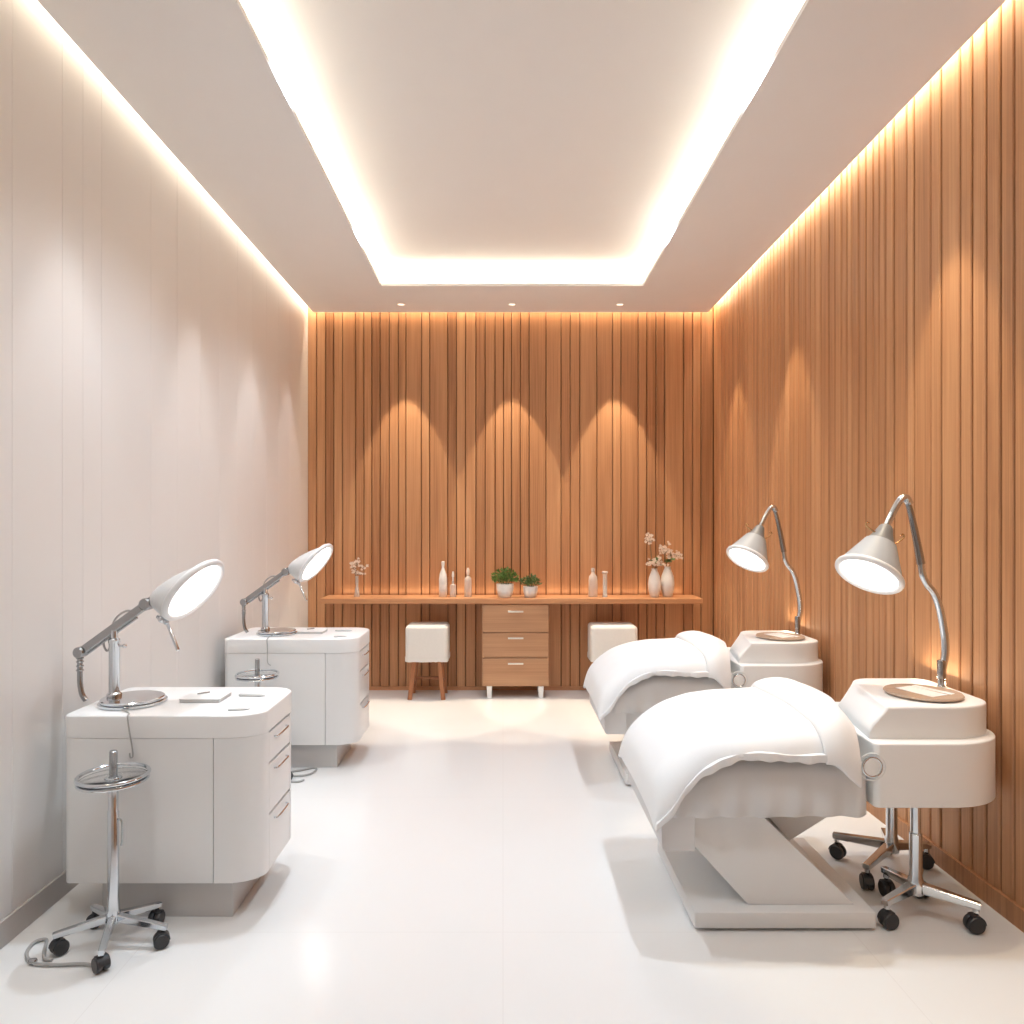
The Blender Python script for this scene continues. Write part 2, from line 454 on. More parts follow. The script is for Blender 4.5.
dup(lamp, lamp2_loc, 'lit magnifier lamp with chrome arm on the farther left cabinet')

# wheeled tray stand
SX, SY = -1.297, 2.33
stand = thing('tray_stand', (SX, SY, 0), 'wheeled chrome tray stand in front of the nearest left cabinet', 'stand', 'wheeled tray stands before the left cabinets')
bm = B(); lathe(bm, [(.024, .075), (.026, .085), (.020, .12), (.0175, .16), (.0175, .44), (.015, .445), (.015, .53)], (SX, SY, 0), 24)
obj('pole', bm, M['chrome'], stand)
bm = B(); lathe(bm, [(.0125, .528), (.0125, .642), (.010, .645)], (SX, SY, 0), 20)
obj('upper_post', bm, M['steel'], stand)
tz = .552
bm = B(); lathe(bm, [(.018, -.004), (.104, -.004), (.106, .0), (.101, .003), (.018, .003)], (SX, SY, tz), 48)
t_ = obj('tray', bm, M['traytop'], stand)
bm = B(); torus(bm, V((SX, SY, tz + .012)), V((0, 0, 1)), .107, .006, 48, 10); torus(bm, V((SX, SY, tz - .004)), V((0, 0, 1)), .105, .005, 48, 8)
torus(bm, V((SX, SY, tz)), V((0, 0, 1)), .02, .007, 24, 8)
obj('tray_rim', bm, M['chrome'], t_)
bm = B(); tube(bm, smooth_path([(SX + .018, SY - .004, .42), (SX + .03, SY - .004, .41), (SX + .031, SY - .004, .36), (SX + .028, SY - .004, .33)], 4), .003, 8)
obj('lever', bm, M['steel'], stand)
def caster(parent, p, yaw, r=.024, s=1.0):
    """twin-wheel castor under point p (its top), wheel rolling along yaw"""
    bm = B(); d = V((math.cos(yaw), math.sin(yaw), 0)); ax = V((-d.y, d.x, 0)); c = V((p.x, p.y, r)) - d * .006
    for sgn in (-1, 1):
        lathe(bm, [(r * .5, -.009), (r * .9, -.009), (r, -.005), (r, .005), (r * .9, .009), (r * .5, .009)], c + ax * (sgn * .0115), 24, ax)
    n = 10; hood = []
    for k in range(n + 1):
        t = PI * (.02 + .62 * k / n); q = c + d * (math.cos(t) * r * 1.12) + V((0, 0, math.sin(t) * r * 1.12))
        hood.append([q + ax * .016, q - ax * .016, q - ax * .016 - (q - c) * .12, q + ax * .016 - (q - c) * .12])
    loft(bm, hood)
    tube(bm, [V((p.x, p.y, r * 1.0)), V((p.x, p.y, p.z))], .007, 10)
    return obj('castor', bm, M['rubber'], parent)
for ang, rr in ((-73, .150), (-4, .172), (54, .148), (140, .160), (201, .160)):
    a = math.radians(ang); d = V((math.cos(a), math.sin(a), 0)); side = V((-d.y, d.x, 0)); e = V((SX, SY, 0)) + d * rr
    bm = B(); h0 = V((SX, SY, .092)); 
    bar(bm, h0 + d * .008, V((e.x, e.y, .064)) + d * .012, .026, .024, side, .018, .017)
    lg = obj('leg', bm, M['chrome'], stand)
    caster(lg, V((e.x, e.y, .062)), a + .6)
S2loc = V((-1.351, 3.85, 0))
dup(stand, S2loc, 'wheeled chrome tray stand before the farther left cabinet, mostly hidden by the nearest cabinet', (1.03,) * 3)

# lamp cords, floor cord
def cord(name, pts, r, label, grp=None, mat='cord', k=8):
    bm = B(); tube(bm, smooth_path(pts, k), r, 8); return tag(obj(name, bm, M[mat]), label, 'cord', grp)
fy = CY0 - .006
cord('lamp_cord', [(-1.368, YL - .122, ZTOP + .006), (-1.345, YL - .135, ZTOP + .004), (-1.318, CY0 + .012, ZTOP + .0045), (-1.312, fy - .003, ZTOP - .002),
                   (-1.306, fy - .004, .68), (-1.296, fy - .006, .63), (-1.292, fy - .006, .59), (-1.300, fy - .006, .585), (-1.303, fy - .006, .60)], .0026,
     'thin grey cord hanging from the nearest magnifier lamp over the cabinet edge')
fl = .0065
cord('floor_cord', [P(105, 957, 0) if 0 else V((-1.27, 2.20, fl)), V((-1.33, 2.215, fl)), V((-1.42, 2.21, fl)), V((-1.49, 2.22, fl)), V((-1.545, 2.27, fl)), V((-1.56, 2.33, fl)), V((-1.53, 2.345, fl)), V((-1.50, 2.29, fl)),
                    V((-1.47, 2.245, fl + .0)), V((-1.44, 2.235, fl + .0))], .0055, 'grey cable looped on the floor by the nearest tray stand')
bm = B(); lathe(bm, [(.006, -.012), (.009, -.008), (.009, .008), (.006, .012)], (-1.493, 2.222, .0105), 12, V((1, .2, 0)))
tag(obj('cable_clip', bm, M['steel']), 'small metal clip holding the looped floor cable', 'clip')
f2 = 3.97
cord('lamp_cord', [lamp2_loc + V((0, -.130, .006)), lamp2_loc + V((0, -.15, .004)), V((lamp2_loc.x + .005, 4.02, Z2 + .0045)), V((lamp2_loc.x + .007, f2 + .022, Z2 - .002)),
                   V((lamp2_loc.x + .01, f2 + .02, .70)), V((lamp2_loc.x + .012, f2 + .018, .62)), V((lamp2_loc.x + .03, f2 + .018, .60))], .0026,
     'thin grey cord hanging from the farther magnifier lamp over the cabinet edge')
cord('floor_cord', [V((-1.24, 3.93, fl)), V((-1.15, 3.98, fl)), V((-1.08, 4.02, fl)), V((-1.065, 3.96, fl)), V((-1.10, 3.90, fl)), V((-1.20, 3.88, fl)), V((-1.22, 3.82, fl)), V((-1.12, 3.80, fl)), V((-1.09, 3.83, fl))], .0055,
     'grey cable coiled on the floor before the farther cabinet')

# pad and tools on the cabinets
def on_cab(px, py):
    Y = (CH - ZTOP) * F / (py - VY); return V(((px - VX) * Y / F, Y, ZTOP))
pc = on_cab(206, 699)
pad = thing('notepad', pc, 'white notepad lying on the nearest left cabinet', 'notepad', 'notepads on the left cabinets')
bm = B(); box(bm, pc.x - .075, pc.x + .075, pc.y - .06, pc.y + .06, ZTOP, ZTOP + .012, .002); obj('page_block', bm, M['plinth'], pad)
bm = B(); box(bm, pc.x - .077, pc.x + .077, pc.y - .062, pc.y + .062, ZTOP + .012, ZTOP + .016, .0015); obj('cover', bm, M['paper'], pad)
bm = B(); tube(bm, [pc + V((-.035, .005, .019)), pc + V((.0, .035, .019))], .003, 8)
tag(obj('pencil', bm, M['steel']), 'tiny grey pencil lying on the notepad of the nearest left cabinet', 'pencil', 'pencils on the notepads')
dz = V((0, 0, Z2 - ZTOP))
def to2(p): return V((C2.x + (p.x - cab.location.x) * S2[0], C2.y + (p.y - CY0) * S2[1], Z2))
dup(pad, to2(pc), 'white notepad lying on the farther left cabinet')
po = bpy.data.objects['pencil']; pd = po.copy(); C.objects.link(pd); pd.location = to2(pc) - pc; pd['label'] = 'tiny grey pencil lying on the notepad of the farther left cabinet'
def tool(px, py, L, ang, r, label, grp):
    c = on_cab(px, py); d = V((math.cos(ang), math.sin(ang), 0)) * (L / 2)
    bm = B(); z = V((0, 0, r)); tube(bm, [c - d + z, c - d * .9 + z, c + d * .5 + z, c + d + z], [r * .7, r, r, r * .4], 10)
    o = tag(obj('nail_file', bm, M['plinth']), label[0], 'tool', grp)
    q = o.copy(); C.objects.link(q); q.location = to2(c) - c; q['label'] = label[1]
tool(252, 696.5, .105, -.06, .0055, ('long grey slim tool near the far edge of the nearest left cabinet top', 'long grey slim tool near the far edge of the farther left cabinet top'), 'slim tools on the left cabinets')
tool(239, 710.5, .075, .25, .004, ('short grey slim tool near the front rounded corner of the nearest left cabinet top', 'short grey slim tool near the front rounded corner of the farther left cabinet top'), 'slim tools on the left cabinets')

# ------------------------------------------------------------------ treatment beds
BY0, BY1 = 2.386, 3.052
bed = thing('treatment_bed', (.95, 2.72, 0), 'white treatment bed on slanted pedestal nearest the camera', 'bed', 'treatment beds on the right')
bm = B(); box(bm, .657, 1.28, 2.40, 2.98, .012, .067, .004); obj('base_slab', bm, M['bedwhite'], bed)
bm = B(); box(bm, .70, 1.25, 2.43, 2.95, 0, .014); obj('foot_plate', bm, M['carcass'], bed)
def extr(bm, poly, ya, yb):
    loft(bm, [[V((x, ya, z)) for x, z in poly], [V((x, yb, z)) for x, z in poly]])
bm = B(); extr(bm, [(.660, .284), (.858, .068), (1.229, .068), (.879, .405), (.660, .405)], 2.45, 2.97); 
obj('pedestal', bm, M['bedwhite'], bed, 0)
bm = B(); extr(bm, [(1.074, .216), (1.375, .405), (.90, .405)], 2.62, 2.90); obj('brace', bm, M['bedwhite'], bed, 0)
bm = B(); extr(bm, [(.540, .375), (.545, .290), (.553, .284), (.655, .284), (.655, .41), (.60, .46), (.565, .435)], BY0 + .004, BY1 - .004); obj('end_panel', bm, M['skirt'], bed, 25)
def interp(tab, x):
    for p, q in zip(tab, tab[1:]):
        if x <= q[0]:
            t = (x - p[0]) / (q[0] - p[0]); return [a + (b - a) * t for a, b in zip(p, q)]
    return list(tab[-1])
# mattress with a cloth skirt: grid wrapped round front / foot / back, waves growing downwards
bm = B(); rings = []
pl = rrect(.565, 1.25, BY0, BY1, .03, 4); per = []
for (xa, ya), (xb, yb) in zip(pl, pl[1:] + pl[:1]):
    L = math.hypot(xb - xa, yb - ya); k = max(1, int(L / .012))
    per += [(xa + (xb - xa) * j / k, ya + (yb - ya) * j / k) for j in range(k)]
def skirt_ring(z, amp, ins=0):
    out = []
    q = inset(per, ins) if ins else per
    for x, y in q:
        s = x * 1.0 + y * 1.3
        w = amp * (math.sin(s * 62 + 3 * noise.noise(V((x * 4, y * 4, 2)))) * .6 + noise.noise(V((x * 9, y * 9, 0))))
        cx, cy = .9, 2.72; d = V((0, -1 if y < cy else 1)) if abs(y - cy) > .3 else V((0, 0))
        out.append(V((x, y + d.y * w, z)))
    return out
def lower(ring):          # the padding slopes down to the foot
    for p in ring:
        f = interp([(.5, .22), (.57, .30), (.63, .60), (.71, .86), (.80, 1), (2, 1)], p.x)[1]
        p.z = .40 + (p.z - .40) * f if p.z > .40 else p.z
    return ring
for z, am, ins in ((.398, .0, .05), (.398, .010, .004), (.402, .011, 0), (.44, .009, 0), (.48, .005, 0), (.52, .002, 0), (.55, .001, 0), (.572, 0, .005), (.587, 0, .018)): rings.append(lower(skirt_ring(z, am, ins)))
core = rrect(.565, 1.25, BY0, BY1, .03, 4)
for z, ins in ((.602, .05), (.642, .12), (.660, .2)):
    q = [(min(max(x, .565 + ins), 1.25 - ins * .3), min(max(y, BY0 + ins), BY1 - ins)) for x, y in per]
    rings.append(lower([V((x, y, z)) for x, y in q]))
loft(bm, rings); obj('mattress', bm, M['skirt'], bed, 60)

# blanket
blk = thing('blanket', (.86, 2.72, .60), 'smooth white blanket draped over the nearest treatment bed', 'blanket', 'blankets on the treatment beds')
def drape(table, ns, nt, yf, yb, ry, shear=None, th=.014, wr=.004, seed=0):
    pts = smooth_path([V((x, 0, z)) for x, z, h in table], 10); hs = smooth_path([V((h, 0, 0)) for x, z, h in table], 10)
    Ls = [0]
    for a, b in zip(pts, pts[1:]): Ls.append(Ls[-1] + (b - a).length)
    tab = [(l / Ls[-1], p.x, p.z, h.x) for l, p, h in zip(Ls, pts, hs)]
    bm = B(); grid = []
    for i in range(ns + 1):
        s = i / ns; _, X, Z, H = interp(tab, s); row = []
        for j in range(nt + 1):
            t = j / nt
            if t < .3:
                th_ = t / .3 * PI / 2; y = yf + ry * (1 - math.cos(th_)); z = Z - (Z - H) * (1 - math.sin(th_))
            elif t > .7:
                th_ = (1 - t) / .3 * PI / 2; y = yb - ry * (1 - math.cos(th_)); z = Z - (Z - H) * (1 - math.sin(th_))
            else:
                u = (t - .3) / .4; y = yf + ry + (yb - yf - 2 * ry) * u; z = Z + .010 * math.sin(u * PI)
            x = X
            if shear: x = shear(x, (y - yf) / (yb - yf))
            k = noise.noise(V((x * 5 + seed, y * 5, z * 4))) * wr + noise.noise(V((x * 14 + seed, y * 11, z * 8))) * wr * .5
            edge = max(0, 1 - min(t, 1 - t) / .25)
            k += edge * .006 * math.sin(x * 34 + 2 * noise.noise(V((x * 6, seed, 0))))
            ydir = -1 if t < .5 else 1
            row.append(bm.verts.new((x, y + ydir * edge * k * 1.3, z + k)))
        grid.append(row)
    for i in range(ns):
        for j in range(nt): bm.faces.new((grid[i][j], grid[i + 1][j], grid[i + 1][j + 1], grid[i][j + 1]))
    return bm
def cloth_obj(name, bm, parent, th):
    o = obj(name, bm, M['cloth'], parent, 0)
    for p in o.data.polygons: p.use_smooth = True
    md = o.modifiers.new('thick', 'SOLIDIFY'); md.thickness = th; md.offset = 0
    sb = o.modifiers.new('soft', 'SUBSURF'); sb.levels = 1; sb.render_levels = 1
    return o
tabA = [(.512, .395, .372), (.518, .445, .376), (.535, .505, .392), (.570, .555, .435), (.62, .600, .505), (.69, .642, .566), (.77, .668, .602), (.87, .684, .612), (.97, .693, .603), (1.08, .700, .605), (1.16, .700, .600)]
cloth_obj('sheet', drape(tabA, 64, 44, 2.352, 3.085, .12), blk, .014)
def hem_strip(table, yf, seed):
    bm = B(); pts = smooth_path([V((x, h, z)) for x, z, h in table], 10); rings = []
    for p in pts:
        x, h, zc = p
        w = .003 * math.sin(x * 41 + seed) + .002 * math.sin(x * 97)
        d = min(.022, max(.004, (zc - h) * .35))
        rings.append([V((x, yf + .006 + w, h - .004 + w)), V((x, yf - .014 + w, h - .003 + w)), V((x, yf - .016 + w, h + d * .5)), V((x, yf - .014 + w, h + d)), V((x, yf + .006 + w, h + d))])
    loft(bm, rings); return bm
h_ = obj('hem', hem_strip(tabA, 2.352, 0), M['cloth'], blk, 60)
tabB = [(1.088, .696, .603), (1.080, .708, .598), (1.090, .724, .596), (1.125, .737, .588), (1.175, .743, .568), (1.225, .736, .545), (1.28, .712, .528), (1.325, .686, .515)]
def shr(x, u): return 1.10 + (x - 1.10) * (.42 + .58 * min(1, u * 1.5)) if x > 1.1 else x
cloth_obj('folded_edge', drape(tabB, 26, 44, 2.336, 3.095, .13, shr, seed=5, wr=.005), blk, .014)

# ------------------------------------------------------------------ consoles
con = thing('console', (1.5, 2.64, 0), 'rounded white console on chrome castor stands at the head of the nearest bed', 'console', 'rounded consoles against the slatted wall')
lo = rrect(1.262, 1.768, 2.372, 2.95, [(.02, .02), (.24, .19), (.14, .14), (.02, .02)], 14)
bm = B(); prism(bm, lo, .436, .654, .007, seg=4, bbot=.004); obj('lower_shell', bm, M['pod'], con, 40)
bm = B()
top = rrect(1.375, 1.745, 2.43, 2.90, [(.012, .012), (.20, .12), (.06, .06), (.11, .11)], 14)
top = [(x - .05 * max(0, (2.70 - y) / .3) * (x < 1.5) + .03 * (x < 1.5) * (y > 2.7), y) for x, y in top]
def sh(pts, d):       # flare the bed-side edge
    return [(x - d * max(0, (1.6 - x) / .25), y) for x, y in pts]
rings = []
for z, d, ins in ((.650, .085, 0), (.672, .075, 0), (.70, .048, 0), (.74, .012, 0), (.756, .0, .0), (.7605, .0, .0015), (.7632, .0, .0045), (.764, 0, .009)):
    q = sh(top, d); q = inset(q, ins) if ins else q
    rings.append([V((max(x, 1.272), y, z)) for x, y in q])
loft(bm, rings); obj('upper_shell', bm, M['pod'], con, 45)
ec = P(872, 767, 2.372)
bm = B(); torus(bm, ec + V((0, -.001, 0)), V((0, 1, 0)), .032, .004, 40, 8); k_ = obj('dial_ring', bm, M['chrome'], con)
bm = B(); torus(bm, ec + V((0, .001, 0)), V((0, 1, 0)), .046, .0025, 40, 8); obj('dial_groove', bm, M['bedwhite'], k_)
bm = B(); lathe(bm, [(.03, 0), (.03, -.003), (.026, -.004)], ec, 32, V((0, 1, 0))); obj('dial_cap', bm, M['pod'], k_)
def castor_stand(hub, ends, parent):
    bm = B(); h = V((hub[0], hub[1], 0))
    lathe(bm, [(.026, .088), (.028, .095), (.026, .135), (.021, .15), (.021, .30), (.017, .305), (.017, .4375)], h, 24)
    st = obj('castor_stand', bm, M['chrome'], parent)
    for ex, ey in ends:
        e = V((ex, ey, 0)); d = (e - h).normalized(); side = V((-d.y, d.x, 0))
        bm = B(); p0 = h + V((0, 0, .112)) + d * .01; p1 = e + V((0, 0, .092)) + d * .012
        bar(bm, p0, p1, .036, .034, side, .022, .026); tube(bm, [e + V((0, 0, .092)), e + V((0, 0, .068))], .010, 12)
        lg = obj('stand_leg', bm, M['chrome'], st)
        caster(lg, V((ex, ey, .088)), math.atan2(d.y, d.x) + R.uniform(-.8, .8), .029)
    return st
castor_stand((1.468, 2.49), [(1.330, 2.425), (1.622, 2.40), (1.565, 2.63), (1.445, 2.64)], con)
castor_stand((1.560, 2.81), [(1.40, 2.94), (1.395, 2.68), (1.625, 2.98), (1.725, 2.85)], con)

# console lamp
YB = 2.74
blamp = thing('console_lamp', (P(941, 0, YB).x, YB, .764), 'lit cone lamp on bent chrome neck, on the nearest console', 'lamp', 'cone lamps on the consoles')
path = smooth_path([P(x, y, YB) for x, y in ((942, 672), (945, 655), (945, 640), (942.5, 622), (939, 606), (934, 593), (927, 584), (922.5, 574), (920.5, 560))], 6)
bx = P(941, 0, YB).x
bm = B(); lathe(bm, [(.016, 0.0005), (.016, .004), (.013, .008), (.013, .03), (.015, .032), (.016, .10), (.013, .105)], (bx + .002, YB, .764), 20)
obj('socket', bm, M['steel'], blamp)
bm = B(); path[0] = V((bx + .002, YB, .80)); tube(bm, path, .0145, 14, rb=.0125); obj('lower_neck', bm, M['chrome'], blamp)
bm = B(); tube(bm, smooth_path([P(x, y, YB) for x, y in ((921, 564), (917.5, 545), (913.5, 525), (909.5, 508), (907, 502))], 5), .0155, 12, rb=.0095)
obj('upper_neck', bm, M['steel'], blamp)
bm = B(); ball(bm, P(907.5, 501, YB), .014, 8)
tube(bm, smooth_path([P(x, y, YB) for x, y in ((910, 504), (906, 497.5), (901, 499), (895, 508), (888.5, 521), (885, 529))], 6), .0135, 12)
obj('gooseneck', bm, M['chrome'], blamp)
n3 = V((-.528, -.306, -.792)).normalized(); cR = P(869, 574.5, YB - .05); apex = P(886.5, 526, YB)
ax3 = (cR - apex); Lc = ax3.length; axn = ax3.normalized()
def cone_rings(spec):
    out = []
    for t, r in spec:
        nn = axn.lerp(n3, t).normalized(); a, b = frame_of(nn); out.append(circ(apex.lerp(cR, t), a, b, r, 48))
    return out
bm = B(); loft(bm, cone_rings([(0, .020), (.04, .026), (.15, .033), (.34, .050), (.40, .056)])); obj('collar', bm, M['collar'], blamp, 40)
for dx, dy, s in ((-17, 7, -1), (15, 19, 1)):
    bm = B(); c = P(886 + dx, 521 + dy, YB - .02)
    tube(bm, smooth_path([c + V((-s * .03, 0, -.02)), c, c + V((s * .012, 0, .012)), c + V((s * .008, 0, .022)), c + V((-s * .002, 0, .018))], 5), .0035, 8)
    obj('hook', bm, M['gold'], blamp)
bm = B(); loft(bm, cone_rings([(.36, .058), (.40, .062), (.58, .080), (.8, .102), (.95, .116), (1.0, .120)]), True, False); obj('lamp_shade', bm, M['shade2'], blamp, 45)
bm = B(); torus(bm, cR, n3, .115, .0115, 56, 12); obj('rim', bm, M['rim'], blamp, 60)
a, b = frame_of(n3)
bm = B(); loft(bm, [circ(cR - n3 * .008, a, b, .107, 48), circ(cR + n3 * .003, a, b, .107, 48), circ(cR + n3 * .006, a, b, .09, 48)]); obj('lens', bm, M['lens'], blamp, 60)

# wooden round board
wc = V((1.562, 2.605, .7645))
brd = thing('round_board', wc, 'round wooden board with pale paper strips on the nearest console', 'board', 'round boards on the consoles')
bm = B(); lathe(bm, [(.108, 0), (.127, .004), (.131, .009), (.128, .013), (0, .013)], wc, 48); obj('board_disc', bm, M['board'], brd)
for x0_, x1_, rot in ((-.050, .030, .35), (.040, .068, .42)):
    bm = B(); q = []
    for x, y in ((x0_, -.08), (x1_, -.075), (x1_, .078), (x0_, .074)):
        q.append((wc.x + x * math.cos(rot) - y * math.sin(rot), wc.y + x * math.sin(rot) + y * math.cos(rot)))
    prism(bm, q, wc.z + .013, wc.z + .0148, 0); obj('paper_strip', bm, M['paper'], brd)
OFF = V((0, 1.34, 0))
for o, lab in ((bed, 'white treatment bed with slanted pedestal farther back, behind the nearest bed'), (blk, 'smooth white blanket draped over the farther treatment bed'),
               (con, 'rounded white console at the head of the farther bed'), (blamp, 'lit cone lamp on bent chrome neck, on the farther console'),
               (brd, 'round wooden board with pale paper strips on the farther console')):
    dup(o, o.location + OFF, lab)

# ------------------------------------------------------------------ back wall counter
SZ0, SZ1, SYF = .768, .811, 5.66
bm = B(); box(bm, -1.48, 1.617, SYF, DEP - .001, SZ0, SZ1, .003)
tag(obj('wall_counter', bm, M['shelf']), 'long thin wooden counter fixed along the back slatted wall', 'counter')
drw = thing('drawer_chest', (.10, 5.68, 0), 'oak chest of three drawers standing under the middle of the back counter', 'drawers')
DX0, DX1 = -.171, .374
bm = B(); box(bm, DX0, DX1, 5.69, 5.95, .094, SZ0 - .001, .002); obj('chest_body', bm, M['drawer'], drw)
for z0, z1 in ((.537, .760), (.331, .530), (.100, .324)):
    bm = B(); box(bm, DX0 + .006, DX1 - .006, 5.674, 5.692, z0, z1, .003); d = obj('drawer', bm, M['drawer'], drw)
    bm = B(); zc = z1 - .055 if z1 > .7 else z1 - .04
    box(bm, .04, .165, 5.650, 5.657, zc - .007, zc + .007, .002)
    for x in (.055, .15): tube(bm, [V((x, 5.655, zc)), V((x, 5.676, zc))], .004, 8)
    obj('handle', bm, M['handle'], d)
for x in (DX0 + .06, DX1 - .065):
    for y in (5.70, 5.92):
        bm = B(); bar(bm, V((x, y, .096)), V((x, y, 0)), .045, .035, V((0, 1, 0)), .036, .028); obj('leg', bm, M['ceil'], drw)

st = thing('stool', (-.615, 5.74, 0), 'cream upholstered block stool on wooden legs left of the drawer chest', 'stool', 'stools under the back counter')
bm = B(); sx0, sx1, sy0, sy1 = -.785, -.445, 5.60, 5.88
prism(bm, rrect(sx0, sx1, sy0, sy1, .035, 6), 0.315, .597, .03, seg=5, bbot=.008); seat = obj('seat', bm, M['seat'], st, 60)
bm = B(); hem = []
q = rrect(sx0 - .003, sx1 + .003, sy0 - .003, sy1 + .003, .036, 6); per2 = []
for (xa, ya), (xb, yb) in zip(q, q[1:] + q[:1]):
    k = max(1, int(math.hypot(xb - xa, yb - ya) / .012)); per2 += [(xa + (xb - xa) * j / k, ya + (yb - ya) * j / k) for j in range(k)]
for zz in (.345, .33, None): hem.append([V((x, y, zz if zz else .308 + .008 * noise.noise(V((x * 30, y * 30, 0))))) for x, y in per2])
loft(bm, hem, False, False); obj('cover_hem', bm, M['seat'], seat, 60)
for sx in (-1, 1):
    for y0_, y1_ in ((5.66, 5.63), (5.82, 5.86)):
        bm = B(); cx = -.615; bar(bm, V((cx + sx * .10, y0_, .318)), V((cx + sx * .135, y1_, 0)), .036, .034, V((0, 1, 0)), .034, .030); obj('leg', bm, M['legwood'], st)
bm = B(); bar(bm, V((-.725, 5.842, .13)), V((-.505, 5.842, .13)), .022, .02); bar(bm, V((-.725, 5.645, .125)), V((-.735, 5.845, .125)), .02, .018); bar(bm, V((-.505, 5.645, .125)), V((-.495, 5.845, .125)), .02, .018)
obj('stretcher', bm, M['legwood'], st)
dup(st, (.893, 5.73, 0), 'cream upholstered block stool right of the drawer chest, half hidden by the farther bed', (1.1, 1.0, 1.0))

# ------------------------------------------------------------------ things on the counter
CYI = 5.80
def spot(px, Y=CYI): return V(((px - VX) * Y / F, Y, SZ1))
def bottle(px, prof, mat, name, label, cap=None, Y=CYI, grp=None, inner=None):
    p = spot(px, Y); t = thing(name, p, label, 'bottle' if 'bottle' in name else 'glass', grp)
    bm = B(); lathe(bm, prof, p, 24); obj('body', bm, mat, t, 50)
    if cap:
        bm = B(); lathe(bm, cap[0], p, 16); obj('stopper', bm, cap[1], t, 50)
    if inner:
        bm = B(); lathe(bm, inner[0], p, 20); obj('liquid', bm, inner[1], t, 50)
    return t
bottle(443, [(.028, 0), (.033, .004), (.035, .06), (.034, .15), (.028, .19), (.015, .225), (.011, .24), (.011, .252)], M['milk'], 'bottle', 'tall white slender bottle on the back counter left of two clear bottles',
       ([(.012, .252), (.012, .262), (.014, .266), (.014, .29), (.008, .294)], M['ceramic']))
bottle(453, [(.026, 0), (.026, .085), (.023, .10), (.010, .107), (.008, .13)], M['frosted'], 'bottle', 'small clear perfume bottle between white slender bottle and taller clear bottle',
       ([(.006, .13), (.006, .16), (.010, .168), (.010, .185), (.006, .21)], M['milk']))
bottle(468, [(.030, 0), (.031, .004), (.031, .13), (.027, .155), (.013, .168), (.010, .18)], M['frosted'], 'bottle', 'clear square-shouldered bottle with pale stopper just left of the larger potted plant',
       ([(.011, .18), (.012, .19), (.016, .205), (.012, .225), (.006, .24)], M['petal']))
bottle(593, [(.036, 0), (.038, .005), (.038, .14), (.033, .17), (.016, .19), (.013, .205)], M['frosted'], 'bottle', 'wide clear glass bottle on the counter right of the plants, beside a slim tube',
       ([(.014, .205), (.016, .21), (.016, .228), (.012, .24)], M['frosted']))
bottle(605, [(.022, 0), (.022, .003), (.019, .006), (.019, .19), (.024, .193), (.026, .205), (.020, .212)], M['frosted'], 'glass_tube', 'slim clear glass tube on the counter right of the wide clear bottle',
       inner=([(.010, .005), (.010, .14), (.004, .15)], M['milk']))
def plant(px, Y, rp, hp, rf, hf, mat, nleaf, label, seed):
    p = spot(px, Y); t = thing('potted_plant', p, label, 'plant', 'potted plants on the back counter'); rr = random.Random(seed)
    bm = B(); lathe(bm, [(rp * .70, 0), (rp * .78, .004), (rp, hp * .6), (rp * 1.02, hp), (rp * .93, hp), (rp * .9, hp * .85), (0.001, hp * .85)], p, 32); po_ = obj('pot', bm, M['ceramic'], t, 50)
    bm = B(); lathe(bm, [(rp * .9, hp * .80), (rp * .9, hp * .88), (.001, hp * .92)], p, 20); obj('soil', bm, M['soil'], po_)
    bm = B()
    for i in range(nleaf):
        u = rr.random() * 2 * PI; v = rr.random() ** .6; ph = rr.random()
        d = V((math.cos(u) * v, math.sin(u) * v, 0)); base = p + V((0, 0, hp * .9))
        c = base + V((d.x * rf, d.y * rf * .8, hf * (.15 + .85 * ph * (1 - .55 * v * v))))
        dirv = (d * .8 + V((rr.uniform(-.6, .6), rr.uniform(-.6, .6), rr.uniform(.1, 1)))).normalized()
        sd = dirv.cross(V((rr.uniform(-1, 1), rr.uniform(-1, 1), rr.uniform(-1, 1)))).normalized()
        L = rr.uniform(.018, .032); W = L * .32
        vs = [bm.verts.new(q) for q in (c, c + dirv * L * .45 + sd * W, c + dirv * L, c + dirv * L * .45 - sd * W)]
        face(bm, vs)
    fo = obj('foliage', bm, mat, t, 0); fo['kind'] = 'stuff'
    bm = B()
    for i in range(12):
        u = i * 2.4; e = p + V((math.cos(u) * rf * .6, math.sin(u) * rf * .5, hp * .9 + hf * .6))
        tube(bm, [p + V((math.cos(u) * rp * .3, math.sin(u) * rp * .3, hp * .85)), e], .0016, 5)
    obj('stems', bm, M['leaf2'], t)
plant(505, 5.75, .070, .112, .105, .135, M['leaf'], 420, 'larger bushy green plant in white pot on the middle of the back counter', 3)
plant(530.5, 5.75, .060, .092, .075, .095, M['leaf2'], 240, 'smaller dark green plant in white pot right of the larger bushy plant', 4)
vprof = lambda h, r: [(r * .62, 0), (r * .7, .004), (r * .95, h * .25), (r, h * .45), (r * .88, h * .68), (r * .55, h * .88), (r * .42, h * .95), (r * .46, h), (r * .36, h), (r * .34, h * .9), (.001, h * .88)]
v1 = spot(654.5, 5.78); v2 = spot(667.5, 5.815)
bm = B(); lathe(bm, vprof(.235, .053), v1, 36); tag(obj('vase', bm, M['ceramic'], None, 50), 'smaller white bottle-shaped vase, left of the pair on the right end of the counter', 'vase', 'white vases at the right end of the counter')
bm = B(); lathe(bm, vprof(.25, .057), v2, 36); tag(obj('vase', bm, M['ceramic'], None, 50), 'larger white bottle-shaped vase, right of the pair on the right end of the counter', 'vase', 'white vases at the right end of the counter')
